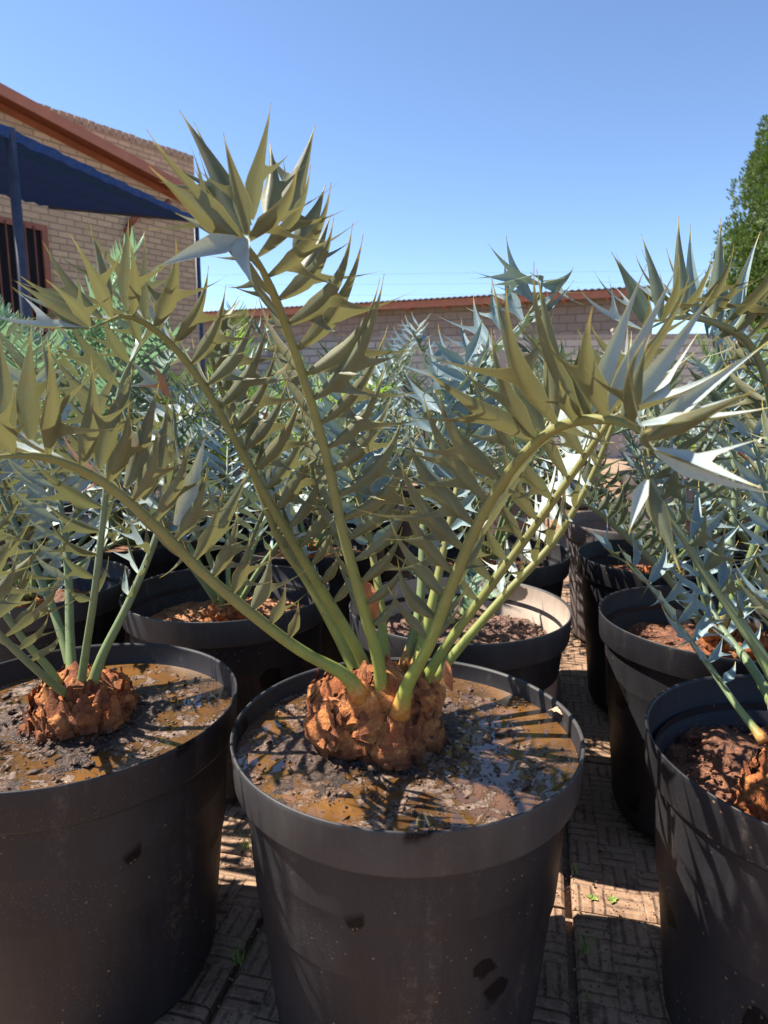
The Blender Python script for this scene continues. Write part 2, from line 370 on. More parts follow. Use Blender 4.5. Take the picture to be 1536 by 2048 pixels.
# ------------------------------------------------------------------ leaflets and fronds
def blade(mb, o, D0, D1, N, low, L, hw, nU=10, nV=5, lobes=1, rg=random, tip0=.8, dead=False, plain=False, rv=None, tws=1.0):
    """one leaflet: channelled lance blade with spine tip; lobes grow from the basal margin. low = direction of the basal margin"""
    r = rg.uniform(0, .9) if rv is None else rv
    if dead: r = 1.0
    cen = []; p = Vector(o); rows = []
    tw = rg.uniform(-1.1, 1.1) * tws
    for k in range(nU + 1):
        u = k / nU
        d = (D0 * (1 - u) + D1 * u).normalized()
        n = (N - d * N.dot(d)).normalized()
        m_ = n.cross(d)
        if m_.dot(low) < 0: m_ = -m_
        cs, sn = math.cos(tw * u), math.sin(tw * u)
        n, m_ = n * cs + m_ * sn, m_ * cs - n * sn
        if plain: w = hw * min(1, .35 + u * 5) * (1 - u ** 3) ** .8 if u < 1 else 0
        else: w = hw * (min(1, .22 + .78 * (u / .30) ** .8) if u < .30 else max(0, (1 - ((u - .30) / .70) ** 1.12)) ** 1.35)
        w = max(w, .0004)
        row = []
        for j in range(nV):
            s = (j / (nV - 1)) * 2 - 1      # -1 lower margin ... +1 upper margin
            q = p - m_ * (-w * s if False else 0) + m_ * (-s * w) + n * (abs(s) ** 1.25 * w * .75)
            e = 1.0 if abs(s) > .99 else 0.0
            row.append(mb.vert(q, (e if u > .02 else 1, u if u > .5 else (.9 if u < .04 else 0), r, s * .5 + .5)))
        rows.append(row); cen.append((p.copy(), d, n, m_, w))
        if k < nU: p = p + d * (L / nU)
    flip = (mb_n(mb, rows[nU // 2], rows[nU // 2 + 1])).dot(cen[nU // 2][2]) < 0
    def quad(a, b, c, d_):
        mb.face((a, d_, c, b) if flip else (a, b, c, d_), 0)
    for k in range(nU):
        for j in range(nV - 1):
            quad(rows[k][j], rows[k][j+1], rows[k+1][j+1], rows[k+1][j])
    # lobes on the basal margin (index 0)
    K = 6 if nU >= 9 else 3
    spec = []
    if lobes >= 1: spec.append((.33, .53, rg.uniform(.34, .56), rg.uniform(-.3, .6), .85))
    if lobes >= 2: spec.append((.12, .28, rg.uniform(.34, .54), rg.uniform(-.95, -.3), .8))
    if lobes >= 3: spec.append((.62, .80, .28, .1, .6))
    for (ua, ub, ll, nn, mm) in spec:
        ia, ib = int(round(ua * nU)), int(round(ub * nU))
        if ib - ia < 1: ib = ia + 1
        ring = [rows[k][0] for k in range(ia, ib + 1)]
        P0 = [Vector(mb.v[x]) for x in ring]
        mid = (P0[0] + P0[-1]) / 2; c = cen[(ia + ib) // 2]
        seg = P0[-1] - P0[0]; sl = seg.length; sdir = seg.normalized()
        dirn = (c[1] * rg.uniform(.35, .75) + c[3] * mm + c[2] * nn).normalized()
        bend = (c[1] * .5 + c[2] * rg.uniform(-.3, .5)).normalized()
        LL = L * ll; prev = ring
        for kk in range(1, K + 1):
            t = kk / K
            ctr = mid + dirn * LL * t + bend * LL * .35 * t * t
            ww = sl * max(.006, (1 - t) ** 1.65 * .74)
            cr = []
            nP = len(ring)
            dn = sdir.cross(dirn).normalized()
            for a in range(nP):
                f = a / (nP - 1) - .5
                bow = P0[a] - (mid + sdir * sl * f)
                arch = c[2] * (abs(f) * 2) ** 1.5 * ww * .12
                e = (1.0 if a in (0, nP - 1) else 0.0) if nP > 2 else 0.0
                cr.append(mb.vert(ctr + sdir * ww * f + bow * max(0, 1 - t * 2.0) + arch, (e, .35 + .65 * t if t > .4 else 0, r, (a / (nP - 1)))))
            for a in range(nP - 1):
                quad(prev[a], prev[a+1], cr[a+1], cr[a])
            prev = cr
        for x in (ring[1:-1] if nP > 2 else ring): mb.c[x] = (0.0,) + tuple(mb.c[x][1:])

def mb_n(mb, r0, r1):
    a, b, c = Vector(mb.v[r0[0]]), Vector(mb.v[r0[-1]]), Vector(mb.v[r1[0]])
    return (b - a).cross(c - a)

def spline(P, n):
    """Catmull-Rom through P, n samples evenly spaced by length"""
    P = [Vector(p) for p in P]; Q = [P[0] * 2 - P[1]] + P + [P[-1] * 2 - P[-2]]; out = []
    for i in range(len(P) - 1):
        a, b, c, d = Q[i:i+4]
        for k in range(16):
            t = k / 16
            out.append(.5 * ((2 * b) + (c - a) * t + (2*a - 5*b + 4*c - d) * t*t + (3*b - a - 3*c + d) * t**3))
    out.append(P[-1]); L = [0]
    for i in range(1, len(out)): L.append(L[-1] + (out[i] - out[i-1]).length)
    res = []; j = 0
    for k in range(n):
        s = L[-1] * k / (n - 1)
        while j < len(L) - 2 and L[j+1] < s: j += 1
        f = (s - L[j]) / max(1e-9, L[j+1] - L[j]); res.append(out[j].lerp(out[j+1], min(1, f)))
    return res, L[-1]

def make_frond(parent, ctrl, seed, leafm, rachm, r0=.011, r1=.0028, L=.125, hw=.0135, t0=.22, step=.026, twist=0,
               res=(14, 5), lob=1.0, split=True, hdir=None, collar=True, vee=.5, sweep=0.0, deadp=.012, plain=False, sides=(1, -1), up=0.0, basal=.5, jit=.75):
    rg = random.Random(seed)
    org = parent.location.copy()
    pts, LEN = spline(ctrl, 40)
    h = hdir or (pts[-1] - pts[0]); h = Vector((h.x, h.y, 0))
    h = h.normalized() if h.length > 1e-4 else Vector((0, -1, 0))
    Sh = h.cross(Vector((0, 0, 1)))
    mr = MB(); rad = []; cols = []
    for i in range(40):
        t = i / 39
        rr = (r1 + (r0 - r1) * (1 - t) ** .85) * (1 if t < .88 else max(.18, 1 - (t - .88) / .13))
        if collar: rr *= 1 + .55 * max(0, 1 - t / .06) ** 1.2 + .2 * max(0, 1 - t / .15)
        rad.append(rr)
        cols.append((min(1, t * 2.4), min(1, 1.6 * max(0, 1 - t / .06)) if collar else 0, .01))
    mr.tube([p - org for p in pts], rad, 10 if split else 6, cols=cols)
    mb = MB() if split else mr
    n = max(4, int(LEN * (1 - t0) / step))
    mi = 0 if split else 1
    base_f = len(mr.f)
    for k in range(n):
        t = t0 + (1 - t0) * min(.995, (k + .45) / (n - .3))
        fi = t * 39; i0 = min(38, int(fi)); p = pts[i0].lerp(pts[i0+1], fi - i0)
        Tn = (pts[min(39, i0+2)] - pts[max(0, i0-1)]).normalized()
        Sd = (Sh - Tn * Sh.dot(Tn)).normalized(); Nn = Sd.cross(Tn)
        cs, sn = math.cos(twist), math.sin(twist); Sd, Nn = Sd * cs + Nn * sn, Nn * cs - Sd * sn
        u = (t - t0) / (1 - t0)
        for s in sides:
            if plain: sc = (.45 + .55 * min(1, u * 4)) * (1 - .45 * max(0, u - .6) / .4)
            else: sc = (basal + (1 - basal) * min(1, u * 3.2)) * (1 - .28 * max(0, u - .75) / .25) * rg.uniform(.78, 1.18)
            j = lambda a: rg.uniform(-a, a) * jit
            fa = .25 + .45 * max(0, u - .85) / .15        # leaflets near the tip point forward
            V = vee + j(.2)
            D0 = (Tn * (fa + .12 + j(.22)) + Sd * s * (1.0 + j(.15)) + Nn * (V * .8 + j(.15))).normalized()
            D1 = (Tn * (.75 + fa + sweep + j(.3)) + Sd * s * (.5 + j(.3)) + Nn * (V * 1.5 + j(.35)) + Vector((0, 0, up))).normalized()
            Nb = (Nn * .75 - Sd * s * (.55 * V) + Tn * j(.55) + Sd * j(.4) - Tn * .12 + Vector((0, 0, .12))).normalized()
            if plain: lo = 0
            else:
                q = rg.random(); lo = 0 if (u < .10 or q > lob) else (2 if q < lob * .60 and u > .22 else 1)
            o_ = p + Sd * s * (r1 + (r0 - r1) * (1 - t)) * .6 + Nn * .001
            blade(mb, o_ - org, D0, D1, Nb, -Tn, L * sc, hw * .92 * rg.uniform(.82, 1.12) * (.62 + .38 * min(1, sc)), res[0], res[1], lo, rg, dead=rg.random() < deadp, plain=plain, tws=jit)
    if split:
        fr = mr.build('frond', rachm, parent)
        lf = mb.build('leaflets', leafm, fr)
        return fr
    mr.m = [0 if k < base_f else 1 for k in range(len(mr.f))]
    return mr.build('frond', [rachm, leafm], parent)

def spikes(frond, leafm, data, seed, hw=.0135, lobes=2, name='tip_leaflets'):
    """individually placed large leaflets: (base px, py, Y, tip px, py, Y[, underside])"""
    rg = random.Random(seed); mb = MB(); org = frond.parent.location
    for q in data:
        a, b = at(*q[0:3]), at(*q[3:6]); ax = b - a; L = ax.length; ax.normalize()
        view = (Vector((0, 0, CAMZ)) - a).normalized(); und = q[6] if len(q) > 6 else 1; lb = q[7] if len(q) > 7 else lobes
        side = ax.cross(view).normalized(); ro = rg.uniform(-.6, .6)
        N = (-view if und else view) * math.cos(ro) + side * math.sin(ro); N = (N - ax * N.dot(ax)).normalized()
        low = side if rg.random() < .5 else -side; bend = Vector((rg.uniform(-.12, .12), rg.uniform(-.12, .12), rg.uniform(0, .12)))
        blade(mb, a - org, (ax - bend).normalized(), (ax + bend).normalized(), N, low, L, hw * rg.uniform(.85, 1.1) * (q[8] if len(q) > 8 else 1), 14, 5, lb, rg)
    return mb.build(name, leafm, frond)

def arch(base, az, length, lean, curl, n=7):
    """control points of an arching frond: lean = start angle from vertical, curl = added angle towards the tip"""
    d = Vector((math.cos(az), math.sin(az), 0)); p = Vector(base); P = [p.copy()]
    for k in range(n - 1):
        th = lean + curl * ((k + .5) / (n - 1)) ** 1.3
        p = p + (d * math.sin(th) + Vector((0, 0, 1)) * math.cos(th)) * length / (n - 1); P.append(p.copy())
    return P

# ------------------------------------------------------------------ caudex
def caudex(parent, rad, hgt, seed, scales=130, lumps=()):
    rg = random.Random(seed); mb = MB(); nA, nH = 128, 54; off = Vector((seed * 3.1, seed * 1.7, 0)); rings = []
    def surf(a, v):
        th = v * math.pi * .5
        rr = rad * (math.cos(th) ** .55 if v < 1 else 0) * (1 + .14 * math.sin(v * 3.1)); z = hgt * math.sin(th)
        d = Vector((math.cos(a), math.sin(a), 0)); p = d * rr + Vector((0, 0, z))
        q = p * 16 + off
        c = noise.voronoi(Vector((p.x * 19, p.y * 19, p.z * 13)) + off)[0]
        k = .016 * noise.noise(q) + .010 * noise.noise(q * 2.3) + .005 * noise.noise(q * 6) + .0025 * noise.noise(q * 14) + .030 * (min(1, (c[1] - c[0]) * 1.5) ** .6 - .55)
        for (la, lz, lr, lh) in lumps:
            dv = Vector((math.cos(la) * lr, math.sin(la) * lr, lz)); k += lh * math.exp(-((p - dv).length / .045) ** 2)
        nrm = (d * math.cos(th) + Vector((0, 0, .9)) * math.sin(th)).normalized()
        return p + nrm * k, nrm
    for i in range(nH + 1):
        v = i / nH; ring = []
        for k in range(nA):
            p, _ = surf(2 * math.pi * k / nA, min(v, .999)); dk = max(0, 1 - v / .34)
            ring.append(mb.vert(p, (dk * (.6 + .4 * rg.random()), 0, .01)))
        rings.append(ring)
    for i in range(nH):
        for k in range(nA): mb.face((rings[i][k], rings[i][(k+1) % nA], rings[i+1][(k+1) % nA], rings[i+1][k]))
    mb.face(rings[-1])
    # ragged papery leaf bases clinging to the stem
    for s in range(scales):
        a = rg.uniform(0, 2 * math.pi); v = rg.uniform(.03, .97) ** .9; p, nr = surf(a, v)
        upv = (Vector((0, 0, 1)) - nr * nr.z).normalized(); tv = nr.cross(upv); w = rg.uniform(.008, .019); l = rg.uniform(.022, .055); sg = rg.choice((0, .3, .8, 1, 1))
        cv = rg.uniform(.1, .8); ro = rg.uniform(-.5, .5); up2 = upv * math.cos(ro) + tv * math.sin(ro); t2 = nr.cross(up2)
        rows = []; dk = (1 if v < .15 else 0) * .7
        for i in range(5):
            f = i / 4; cc = p - nr * .004 + up2 * l * (f - .3) + nr * (l * cv * f * f * .6)
            ww = w * (1 - .75 * f ** 2) * (1 + rg.uniform(-.25, .25))
            rows.append([mb.vert(cc + t2 * ww * e + nr * (-abs(e) * w * .35 + rg.uniform(-.0015, .0015)), (dk, sg * rg.uniform(.6, 1), .01)) for e in (-1, -.4, .4, 1)])
        for i in range(4):
            for j in range(3): mb.face((rows[i][j], rows[i][j+1], rows[i+1][j+1], rows[i+1][j]))
    return mb.build('caudex', CAUD, parent)

# ------------------------------------------------------------------ pots
def soil_mesh(r, base, amp, seed, cell, mound=None, rough=1.0, dish=0.0):
    mb = MB(); n = int(r / cell); idx = {}; off = Vector((seed * 7.3, seed * 2.9, seed))
    nA = int(2 * math.pi * r / cell); nR = n; rings = []
    for i in range(nR + 1):
        rr = r * i / nR; ring = []; cnt = nA
        for k in range(nA if i else 1):
            a = 2 * math.pi * k / nA; x, y = rr * math.cos(a), rr * math.sin(a); q = Vector((x, y, 0))
            z = base + amp * (noise.noise(q * 9 + off) * 1.0 + .6 * noise.noise(q * 23 + off) + rough * (.38 * noise.noise(q * 60 + off) + .22 * noise.noise(q * 140 + off)))
            z += dish * (rr / r) ** 2
            if mound: z += mound[2] * math.exp(-((x - mound[0]) ** 2 + (y - mound[1]) ** 2) / mound[3] ** 2)
            ring.append(mb.vert((x, y, z)))
        rings.append(ring if i else ring * nA)
    for i in range(nR):
        for k in range(nA):
            j = (k + 1) % nA
            if i == 0: mb.face((rings[0][0], rings[1][k], rings[1][j]))
            else: mb.face((rings[i][k], rings[i+1][k], rings[i+1][j], rings[i][j]))
    return mb

HP = .523
def make_pot(c, label, rim_m, body_m, soilm, sdepth, amp=.01, seed=1, cell=.008, water=None, mound=None, group='black nursery pots on the paving', name='plant_pot', inner=None, clods=0, dish=0, seg=96, rot=0.0):
    root = empty(name, (c[0], c[1], 0), rot); tag(root, label, 'plant pot', group)
    b = MB(); b.lathe([(0, .012), (.20, .012), (.214, .018), (.221, .035), (.2635, HP - .064), (.2635, HP - .050)], seg); b.build('body', body_m, root)
    l = MB(); l.lathe([(.262, HP - .0655), (.275, HP - .066), (.2765, HP - .062), (.2795, HP - .008), (.2805, HP - .001), (.2795, HP + .0012), (.2765, HP), (.2748, HP - .003)], seg); l.build('rim', rim_m, root)
    q = MB(); q.lathe([(.2747, HP - .0032), (.2715, HP - .058), (.2595, HP - .066), (.252, HP - .20), (.248, HP - .25)], seg); q.build('inner_wall', inner or body_m, root)
    zs = HP - sdepth; rs = .2715 if sdepth < .055 else .257
    s = soil_mesh(rs, zs, amp, seed, cell, mound, dish=dish)
    if clods:
        rg = random.Random(seed + 50); k = s
        for _ in range(clods):
            a = rg.uniform(0, 6.283); r_ = rs * math.sqrt(rg.random()) * .95; sz = rg.uniform(.0012, .0042) * (2.4 if rg.random() < .09 else 1)
            ce = Vector((r_ * math.cos(a), r_ * math.sin(a), zs + rg.uniform(-.002, .008)))
            if mound: ce.z += mound[2] * math.exp(-((ce.x - mound[0]) ** 2 + (ce.y - mound[1]) ** 2) / mound[3] ** 2)
            rt = Matrix.Rotation(rg.uniform(0, 6.3), 3, 'Z') @ Matrix.Rotation(rg.uniform(-1, 1), 3, 'X'); fl = rg.choice((.25, .4, .9)); el = rg.choice((1, 1, 2.2))
            vs = [Vector(v) for v in ((1,0,0),(-1,0,0),(0,1,0),(0,-1,0),(0,0,1),(0,0,-1),(.6,.6,.5),(-.6,.5,.6),(.5,-.6,-.5),(-.5,-.7,.4))]
            vi = [k.vert(ce + rt @ Vector((v.x * sz * el, v.y * sz, v.z * sz * fl)) * rg.uniform(.75, 1.2)) for v in vs[:6]]
            for f in ((0,2,4),(2,1,4),(1,3,4),(3,0,4),(2,0,5),(1,2,5),(3,1,5),(0,3,5)): k.face([vi[x] for x in f], 1 if water else 0)
    s.build('soil', [soilm, CLOD], root)
    if water is not None:
        w = MB(); w.lathe([(0, zs + water), (.10, zs + water), (.2725, zs + water)], 96)
        w.build('water', WATER, root)
    return root

def on(c, z): return Vector((c[0], c[1], z))
MAIN, POT2, BACK = (.036, 1.026), (.191, 1.66), (.359, 2.288)
LEFT, R1, R2, R3, R4 = (-.543, 1.108), (.693, .941), (.81, 1.558), (.935, 2.19), (1.05, 2.82)
BL, L2, BL2 = (-.431, 1.80), (-1.03, 1.885), (-.276, 2.43)
make_pot(MAIN, 'large black pot at the centre front, flooded with muddy water', PLASTD, PLAST, SOILW, .038, .0105, 3, .0042, water=.0066, mound=(-.045, .02, .020, .12), clods=1700, seg=128)
make_pot(LEFT, 'large black pot at the lower left with puddles and wet spots on its dark side', PLAST, PLAST, SOILW, .048, .0105, 8, .0045, water=.0058, mound=(.0, .0, .022, .12), clods=1300, rot=1.0)
make_pot(R1, 'black pot at the lower right edge streaked with leaf shadows, wet red soil inside', PLAST, PLAST, SOILR, .092, .020, 5, .0048, mound=(.02, .02, .02, .12), clods=1400, rot=2.0)
make_pot(R2, 'black pot behind the lower right one, with red soil and a small yellow weed', PLAST, PLAST, SOILR, .10, .013, 6, .006, clods=900, rot=3.0)
make_pot(POT2, 'black pot with a beige dusted inner wall and crumbly brown soil', PLASTD, PLAST, SOILP, .095, .016, 7, .006, inner=PLASTI, clods=1300, rot=4.0)
make_pot(BL, 'black pot with dry orange soil, behind and left of the centre pot', PLASTD, PLAST, SOILD, .105, .012, 9, .006, clods=900, rot=5.0)
make_pot(BACK, 'black pot directly behind the beige dusted one', PLASTD, PLAST, SOILR, .09, .010, 10, .012, clods=60)
make_pot(R3, 'black pot half hidden by blue leaves, third from the front on the right side', PLAST, PLAST, SOILR, .09, .010, 11, .012)
make_pot(R4, 'grey-black bare pot at the far end of the right side, beside sunlit paving', PLASTF, PLASTF, SOILR, .11, .008, 12, .012)
make_pot(L2, 'black pot at the left edge, just behind the puddled lower left pot', PLASTD, PLAST, SOILR, .10, .010, 13, .012)
make_pot(BL2, 'black pot behind the one with dry orange soil', PLAST, PLAST, SOILD, .08, .010, 14, .012)

# ------------------------------------------------------------------ main plant
def plant_root(c, z, label, group='cycads growing in the pots', name='blue_cycad'):
    return tag(empty(name, on(c, z)), label, 'cycad', group)
mc = (MAIN[0] - .047, MAIN[1] + .01)
mp = plant_root(mc, HP - .045, 'large spiny cycad with orange swollen stem and long fronds in the flooded centre pot')
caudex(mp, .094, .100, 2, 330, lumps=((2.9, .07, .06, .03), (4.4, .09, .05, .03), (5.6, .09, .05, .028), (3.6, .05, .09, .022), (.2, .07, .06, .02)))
FR = dict(leafm=LEAF, rachm=RACH)
B = lambda px, py, dy=0.0: (px, py, mc[1] - .02 + dy)
def F(seed, pts, **kw):
    a = dict(FR); a.update(kw); return make_frond(mp, [at(*p) for p in pts], seed, **a)
# tall centre frond
fA = F(11, [(765,1412,.985),(758,1330,.975),(728,1220,.965),(690,1080,.95),(650,900,.93),(602,740,.90),(560,620,.86),(520,530,.81),(488,478,.755)], r0=.0096, r1=.0042, L=.172, hw=.0130, t0=.17, step=.033, twist=.12, vee=.45, up=.35, sweep=.7, jit=.5)
# upper left frond
fD = F(12, [(745,1385,1.06),(715,1300,1.06),(650,1190,1.05),(560,1040,1.03),(470,880,1.00),(400,760,.97),(325,672,.93),(255,632,.88),(200,650,.84),(168,660,.82)], r0=.0096, r1=.0032, L=.150, hw=.0122, t0=.20, step=.034, twist=-.2, vee=.6, up=.7, jit=.5)
# second stem beside it
F(13, [(728,1385,1.08),(690,1300,1.10),(620,1170,1.12),(560,1080,1.13),(500,930,1.14),(450,800,1.13),(420,700,1.10),(430,640,1.07)], r0=.0100, r1=.003, L=.11, hw=.014, t0=.28, step=.034, vee=.5, up=.3)
# low left frond
fC = F(14, [(722,1395,.97),(690,1350,.96),(600,1300,.935),(500,1225,.90),(400,1140,.865),(310,1050,.83),(200,960,.79),(100,917,.75),(10,912,.71),(-70,930,.69)], r0=.0096, r1=.0042, L=.135, hw=.0135, t0=.22, step=.036, twist=-.5, vee=.5, up=.9, sweep=-.3, jit=.55)
# right frond coming towards the camera
fB = F(15, [(800,1428,.955),(815,1370,.94),(858,1290,.915),(900,1180,.885),(960,1040,.84),(1030,930,.79),(1110,858,.73),(1200,838,.66),(1280,862,.60),(1298,915,.57)], r0=.0096, r1=.004, L=.155, hw=.0135, t0=.18, step=.037, twist=.15, deadp=0, vee=.65, up=.30)
# right pair
F(16, [(835,1390,1.03),(880,1310,1.02),(960,1200,1.00),(1050,1080,.98),(1130,970,.95),(1200,870,.92),(1255,790,.88),(1285,740,.83)], r0=.0086, L=.140, hw=.0118, t0=.28, step=.036, twist=.2, vee=.6, up=.35)
F(17, [(850,1380,1.06),(915,1300,1.07),(1010,1190,1.08),(1110,1080,1.09),(1180,960,1.09),(1230,840,1.08),(1270,740,1.05)], r0=.0086, L=.135, hw=.0118, t0=.30, step=.036, vee=.5, up=.3)
spikes(fA, LEAF, [(498,470,.765, 357,225,.79), (500,450,.77, 388,243,.82), (492,470,.755, 447,265,.72), (505,440,.78, 541,203,.76), (535,430,.80, 537,285,.84), (560,440,.82, 628,248,.84),
    (480,480,.75, 298,330,.68), (480,480,.75, 303,538,.66, 0, 0), (488,475,.75, 508,572,.69, 0, 0), (575,450,.84, 622,316,.88), (590,500,.85, 650,368,.87), (600,560,.87, 662,425,.90), (450,470,.77, 350,425,.74, 0, 0, .5)], 71, hw=.0125, lobes=1)
spikes(fD, LEAF, [(205,635,.85, 85,480,.84), (190,650,.84, 40,550,.82, 1, 1), (180,655,.83, 32,563,.80, 1, 0), (215,630,.87, 178,445,.88), (255,620,.89, 258,438,.90), (292,640,.91, 287,468,.93), (320,660,.93, 345,520,.95)], 72, hw=.0115, lobes=1)
spikes(fC, LEAF, [(20,890,.72, -8,640,.72), (62,880,.735, 63,648,.74), (95,880,.75, 75,655,.76), (160,915,.77, 248,703,.80), (200,940,.785, 272,733,.80), (250,975,.80, 318,762,.83), (285,1000,.82, 337,790,.84),
    (350,1050,.84, 415,850,.86, 0), (400,1110,.86, 498,935,.88)], 73, hw=.0135, lobes=1)
spikes(fB, LEAF, [(1105,850,.74, 1070,537,.74, 1, 0, 1.15), (1090,870,.75, 985,553,.76, 1, 1, 1.1), (1180,835,.69, 1297,528,.69, 0, 0, .75), (1205,835,.68, 1362,525,.68, 0, 0, .8), (1230,840,.66, 1432,568,.64, 0, 0, .85),
    (1245,850,.64, 1306,668,.60, 1, 0, 1.0), (1285,870,.62, 1545,675,.57, 0, 0, .75), (1290,880,.61, 1532,768,.54, 1, 0, .85), (1310,900,.59, 1565,988,.50, 0, 0, .8), (1298,960,.57, 1360,1145,.53, 1, 0, .8),
    (1295,960,.57, 1257,1068,.55, 0, 0, .6), (1075,880,.76, 845,735,.68, 1, 1, 1.15), (1150,850,.70, 1120,760,.62, 1, 1), (1175,840,.69, 1105,700,.66, 1, 1)], 74, hw=.0112, lobes=1)
# back fronds
F(18, [(808,1345,1.09),(838,1220,1.14),(846,1080,1.19),(852,960,1.24),(890,820,1.30),(970,720,1.34),(1050,640,1.36),(1085,570,1.33),(1060,545,1.29)], leafm=LEAFB, rachm=RACHB, r0=.0086, L=.14, hw=.014, t0=.40, step=.040, vee=.5, up=.3)
F(19, [(830,1345,1.08),(870,1180,1.13),(900,1040,1.18),(930,900,1.24),(945,800,1.28),(930,720,1.30)], r0=.009, L=.11, hw=.014, t0=.35, step=.03, vee=.5, up=.2, leafm=LEAFB)
F(20, [(770,1345,1.10),(760,1200,1.16),(735,1060,1.22),(700,930,1.28),(690,800,1.32)], r0=.009, L=.11, hw=.013, t0=.42, step=.03, vee=.5, up=.2, leafm=LEAFB)

# ------------------------------------------------------------------ left plant
lp = plant_root((-.535, 1.12), HP - .05, 'spiny cycad with a brown scaly stem in the puddled lower left pot')
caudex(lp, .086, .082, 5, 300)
def FL(seed, pts, **kw):
    a = dict(leafm=LEAFL, rachm=RACHB, L=.125, hw=.0118, t0=.3, step=.036, vee=.5, up=.25, r0=.0070, jit=.8); a.update(kw); return make_frond(lp, [at(*p) for p in pts], seed, **a)
FL(31, [(158,1398,1.10),(172,1300,1.08),(190,1180,1.05),(208,1020,1.05),(222,880,1.06),(245,760,1.07),(290,680,1.05)])
FL(32, [(178,1390,1.10),(205,1310,1.11),(255,1210,1.13),(310,1080,1.16),(340,960,1.19),(350,850,1.21),(340,780,1.2)], r0=.0085)
FL(33, [(145,1398,1.09),(85,1350,1.02),(0,1270,.93),(-80,1180,.86),(-160,1110,.8)])
FL(34, [(125,1385,1.1),(100,1340,1.09),(40,1270,1.06),(-40,1150,1.02),(-100,1020,.98),(-140,900,.95)])
FL(35, [(155,1380,1.14),(110,1230,1.2),(50,1090,1.27),(-10,960,1.33),(-40,850,1.36)], r0=.009)
FL(36, [(145,1380,1.12),(140,1270,1.17),(135,1130,1.23),(115,980,1.3),(80,850,1.36),(60,760,1.38)], r0=.009)

# ------------------------------------------------------------------ right plants
rp = plant_root((.618, .905), HP - .105, 'blue-grey spiny cycad with a woody stem in the lower right pot')
caudex(rp, .085, .105, 9, 220)
def FRr(seed, pts, **kw):
    a = dict(leafm=LEAFB, rachm=RACHB, L=.120, hw=.0125, t0=.3, step=.036, vee=.5, up=.15, r0=.009); a.update(kw); return make_frond(rp, [at(*p) for p in pts], seed, **a)
FRr(41, [(1528,1482,.90),(1476,1415,.945),(1420,1335,1.0),(1350,1240,1.06),(1290,1160,1.1),(1245,1120,1.12),(1215,1110,1.12)], r0=.0055, r1=.0025, L=.085, hw=.011, t0=.22)
FRr(42, [(1580,1430,.92),(1540,1340,.95),(1470,1230,.98),(1400,1130,1.0),(1340,1030,1.02),(1300,960,1.02),(1280,900,1.0)], r0=.010, L=.115)
FRr(43, [(1590,1420,.95),(1590,1280,1.0),(1560,1120,1.06),(1530,980,1.12),(1500,860,1.16)])
FRr(44, [(1620,1420,.9),(1600,1300,.9),(1570,1150,.92),(1560,1000,.92),(1540,880,.9)], t0=.35)
FRr(45, [(1560,1430,.99),(1500,1330,1.08),(1440,1250,1.18),(1400,1150,1.26),(1390,1060,1.3)], t0=.3)
FRr(46, [(1640,1440,.86),(1620,1340,.82),(1580,1260,.76),(1560,1200,.72)], L=.09)

rp2 = plant_root((.86, 1.58), HP - .10, 'tall pale cycad with a hooked frond tip in the pot behind the lower right one')
caudex(rp2, .07, .07, 12, 60)
def FR2(seed, pts, **kw):
    a = dict(leafm=LEAFB, rachm=RACHB, L=.17, hw=.0135, t0=.35, step=.046, vee=.6, up=.5, r0=.011, r1=.005); a.update(kw); return make_frond(rp2, [at(*p) for p in pts], seed, **a)
f51 = FR2(51, [(1430,1270,1.55),(1500,1120,1.52),(1540,960,1.48),(1540,800,1.42),(1500,690,1.36),(1430,645,1.28),(1350,635,1.22),(1280,668,1.18)], up=1.1, sweep=-.4, L=.175, leafm=LEAF, step=.042)
FR2(52, [(1430,1270,1.57),(1400,1150,1.55),(1370,1020,1.5),(1330,900,1.45),(1310,800,1.42),(1300,740,1.4)], step=.042, L=.135)
FR2(53, [(1440,1270,1.6),(1460,1100,1.65),(1470,950,1.7),(1450,820,1.75),(1420,740,1.78)], L=.125)
FR2(54, [(1420,1270,1.56),(1340,1160,1.52),(1260,1080,1.48),(1190,1020,1.46),(1150,1000,1.44)], L=.10, hw=.012, step=.028)
FR2(55, [(1450,1270,1.56),(1520,1130,1.52),(1600,960,1.45),(1650,800,1.38),(1660,700,1.3),(1610,640,1.22)], up=1.0, L=.15)
FR2(56, [(1450,1270,1.6),(1560,1150,1.6),(1640,1050,1.6)], L=.11)

spikes(f51, LEAFB, [(1300,660,1.20, 1220,505,1.2), (1320,640,1.21, 1281,468,1.22), (1360,640,1.23, 1358,430,1.24), (1395,640,1.25, 1386,447,1.26, 0), (1425,640,1.27, 1440,435,1.28), (1440,645,1.28, 1452,487,1.3, 0),
    (1460,650,1.30, 1522,463,1.3, 0), (1480,660,1.31, 1560,500,1.3, 0), (1470,665,1.31, 1536,560,1.25)], 75, hw=.0145, lobes=0)
